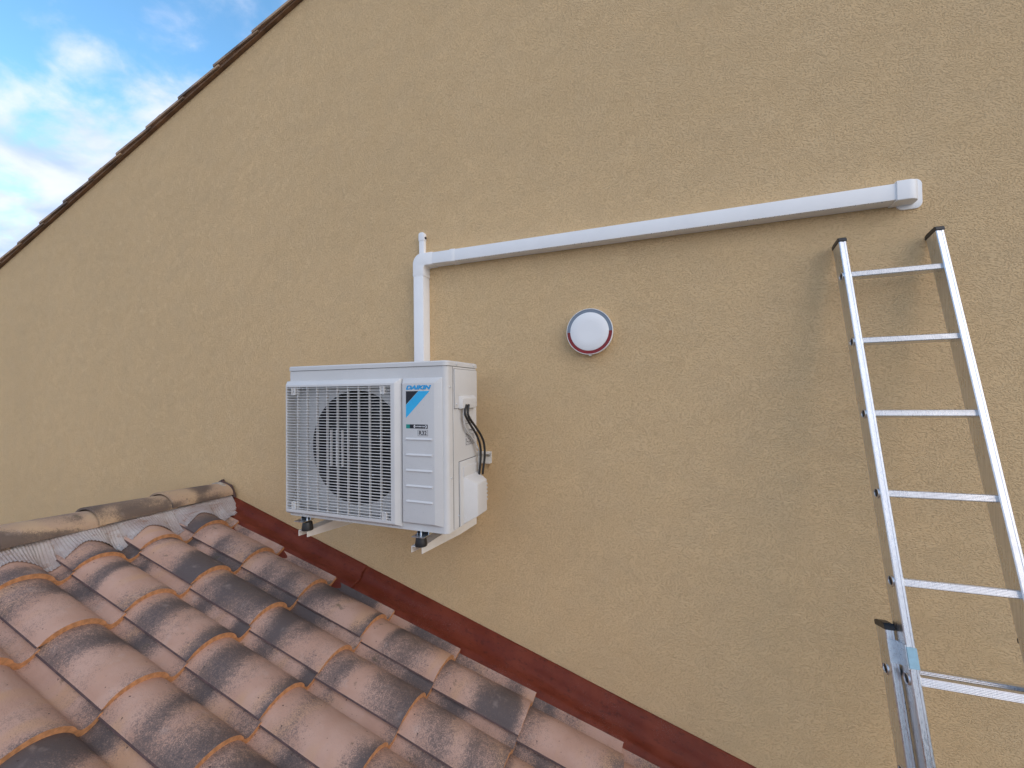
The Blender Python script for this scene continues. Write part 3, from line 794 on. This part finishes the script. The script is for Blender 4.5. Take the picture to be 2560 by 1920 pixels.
bmesh.ops.bevel(bm, geom=sharp, offset=.008, segments=3, profile=.55, affect='EDGES', clamp_overlap=True)
cap = from_bm('end_cap', bm, M['duct'], tr, True)
xz_prism('flange', rrect(2.636, 2.7195, 1.3055, 1.424, .024), -.0004, -.0065, M['duct'], cap, .003)
bm = bmesh.new()
for _ in range(260):
    x = random.uniform(.69, 2.6); r_ = random.uniform(.0008, .0019)
    bmesh.ops.create_icosphere(bm, subdivisions=1, radius=r_, matrix=Matrix.Translation((x, -TD+random.uniform(-.0004, .012), TZ0+.0006)))
tag(from_bm('water_drops', bm, M['drop'], tr, 'all'), kind='stuff')
td = empty('thin_duct', (.432, 0, 1.38), 'short thin white cable duct standing above the trunking elbow', 'duct')
xz_prism('duct', [(.4140, 1.380), (.4490, 1.380), (.4490, 1.50), (.4140, 1.50)], -.0005, -.0215, M['duct'], td, .004)
xz_prism('cap', [(.4115, 1.487), (.4515, 1.487), (.4515, 1.522)]+arc(.4365, 1.522, .015, 0, 90, 4)[1:]+arc(.4265, 1.522, .015, 90, 180, 4), -.0004, -.0245, M['duct'], td, .005)
lathe_obj('cable_outlet', [(0, .007), (.0055, .007), (.0075, 0)], (.4515, -.012, 1.503), (1, 0, 0), M['black'], td, 12)

# ------------------------------------------------------------------ alarm siren
SX, SZ = 1.406, .8905
si = empty('alarm_siren', (SX, 0, SZ), 'round white alarm siren with red and grey band on the beige wall', 'siren')
lathe_obj('body', [(0, .0005), (.108, .0005), (.1125, .004), (.1150, .030), (.1150, .040), (.1135, .043), (.1118, .043), (.1112, .0400), (0, .0400)], (SX, 0, SZ), (0, -1, 0), M['duct'], si, 64)
for nm, a0, a1, mt in (('lens', .2, 179.8, M['red']), ('lens', 180.2, 359.8, M['grey'])):
    o = lathe_obj(nm, [(.0955, .0402), (.0955, .0416), (.1108, .0416), (.1108, .0402)], (SX, 0, SZ), (0, -1, 0), mt, si, 40, a0, a1)
    o['label'] = 'dark red lower band' if mt is M['red'] else 'grey blue upper band'
lathe_obj('face', [(.0953, .0402), (.0951, .0432), (.0935, .0442), (.05, .0447), (0, .0448)], (SX, 0, SZ), (0, -1, 0), M['duct'], si, 64)
box('latch', SX-.006, SX+.006, -.034, -.004, SZ-.1200, SZ-.1145, M['duct'], si, .001, 1)

# ------------------------------------------------------------------ aluminium extension ladder
LO = Vector((2.4452, -.1141, 1.0573)); lean, lr, ly = R(14.7783), R(.7039), R(1.0526)
ld = Vector((math.sin(lr), -math.sin(lean), -math.cos(lean))).normalized()
lw = Vector((math.cos(ly)*math.cos(lr), math.sin(ly), math.sin(lr))).normalized()
ln_ = lw.cross(ld).normalized()
if ln_.y < 0: ln_ = -ln_
lw = ld.cross(ln_).normalized()
if lw.x < 0: lw = -lw
def lp(w, n, a): return LO+lw*w+ln_*n+ld*a          # across, towards the wall, down the ladder
lad = empty('ladder', lp(.14, .1, 4.5), 'two-section aluminium extension ladder leaning against the beige wall', 'ladder')
SW, SDp, IW, RSP = .0245, .064, .2790, .2783
def obox(bm, w0, w1, n0, n1, a0, a1, bevel=0, seg=1):
    pts = [lp(w, n, a) for w in (w0, w1) for n in (n0, n1) for a in (a0, a1)]
    v = [bm.verts.new(p) for p in pts]
    fs = [bm.faces.new([v[i] for i in f]) for f in ((0, 1, 3, 2), (4, 6, 7, 5), (0, 4, 5, 1), (2, 3, 7, 6), (0, 2, 6, 4), (1, 5, 7, 3))]
    if bevel: bmesh.ops.bevel(bm, geom=list({e_ for f in fs for e_ in f.edges}), offset=bevel, segments=seg, affect='EDGES', clamp_overlap=True)
def stringer(w0, w1, n0, n1, a0, a1):
    b = .0025; m_ = (w0+w1)/2
    pts = [(w0+b, n0), (m_-.0045, n0), (m_-.0035, n0+.0012), (m_+.0035, n0+.0012), (m_+.0045, n0), (w1-b, n0), (w1, n0+b), (w1, n1-b), (w1-b, n1), (w0+b, n1), (w0, n1-b), (w0, n0+b)]
    bm = bmesh.new(); poly_prism(bm, pts, lambda p: lp(p[0], p[1], a0), lambda p: lp(p[0], p[1], a1))
    return from_bm('stringer', bm, M['alu'], lad)
def endcap(w0, w1, n0, n1, a0, par):
    bm = bmesh.new(); o = .002
    pts = [(n0-.003, a0+.006), (n0-.003, a0-.006), (n0+.004, a0-.0135), (n0+.013, a0-.012), (n0+.020, a0-.0135), (n1-.012, a0-.0135), (n1+.002, a0-.009), (n1+.003, a0+.006)]
    poly_prism(bm, pts, lambda p: lp(w0-o, p[0], p[1]), lambda p: lp(w1+o, p[0], p[1]))
    bmesh.ops.recalc_face_normals(bm, faces=bm.faces)
    bmesh.ops.bevel(bm, geom=list(bm.edges), offset=.0015, segments=2, affect='EDGES', clamp_overlap=True)
    from_bm('end_cap', bm, M['blackcap'], par, True)
def rung(n0, a, w0, w1):
    bm = bmesh.new(); hgt, dep = .0235, .030
    pts = [(n0+.002, a), (n0+dep-.002, a), (n0+dep, a+.002), (n0+dep, a+hgt-.002), (n0+dep-.002, a+hgt), (n0+.002, a+hgt), (n0, a+hgt-.002)]
    for q in range(5): c_ = a+hgt*(1-(q+.5)/5.6)-.001; pts += [(n0, c_+.0012), (n0+.0009, c_), (n0, c_-.0012)]
    pts += [(n0, a+.002)]
    poly_prism(bm, pts, lambda p: lp(w0, p[0], p[1]), lambda p: lp(w1, p[0], p[1]))
    r_ = from_bm('rung', bm, M['alu'], lad)
    for w, sg in ((w0-SW+.0002, -1), (w1+SW-.0002, 1)):
        c_ = lp(w, n0+dep/2, a+hgt/2)
        lathe_obj('rung_end', [(.0185, 0), (.0180, .003), (.0158, .0042), (.0138, .003), (.0132, .0004)], c_, lw*sg, M['alu'], r_, 16)
        lathe_obj('rung_hole', [(0, .0006), (.0134, .0006)], c_, lw*sg, M['dark'], r_, 16)
TOPA = -.138
BO = .048                                  # base section lies behind the sliding section
FEND, BEND = 2.75, (LO.z+3.4)/(-ld.z)-.10
for w0 in (-SW, IW):
    s_ = stringer(w0, w0+SW, 0, SDp, TOPA, FEND); endcap(w0, w0+SW, 0, SDp, TOPA, s_)
    wb = w0-.028 if w0 < 0 else w0+.028      # the base section is the wider one
    s2 = stringer(wb, wb+SW, BO, BO+SDp, 1.272, BEND); endcap(wb, wb+SW, BO, BO+SDp, 1.272, s2)
    bm = bmesh.new(); obox(bm, wb-.004, wb+SW+.004, BO-.006, BO+SDp+.006, BEND-.07, BEND+.03, .004); from_bm('rubber_foot', bm, M['black'], s2, True)
    # guide plate that ties both sections, with tape round the front stringer
    bm = bmesh.new()
    sg_ = -1 if w0 < 0 else 1; wo_ = w0 if w0 < 0 else w0+SW
    for q0, q1, n0_, n1_ in ((.0006, .0030, -.001, BO-.0035), (.0006, .0285, BO-.0034, BO-.0008)):
        e0, e1 = sorted((wo_+sg_*q0, wo_+sg_*q1)); obox(bm, e0, e1, n0_, n1_, 1.305, 1.372)
    from_bm('guide_plate', bm, M['zinc'], lad)
    bm = bmesh.new(); obox(bm, w0-.0006, w0+SW+.0006, -.0032, -.0012, 1.3095, 1.3685, .0006); from_bm('tape', bm, M['tape'], lad)
i = 0
while i*RSP < FEND-.1: rung(.010, i*RSP, 0, IW); i += 1
i = 5
while i*RSP < BEND-.1: rung(BO+.0205, i*RSP-.004, -.028, IW+.028); i += 1
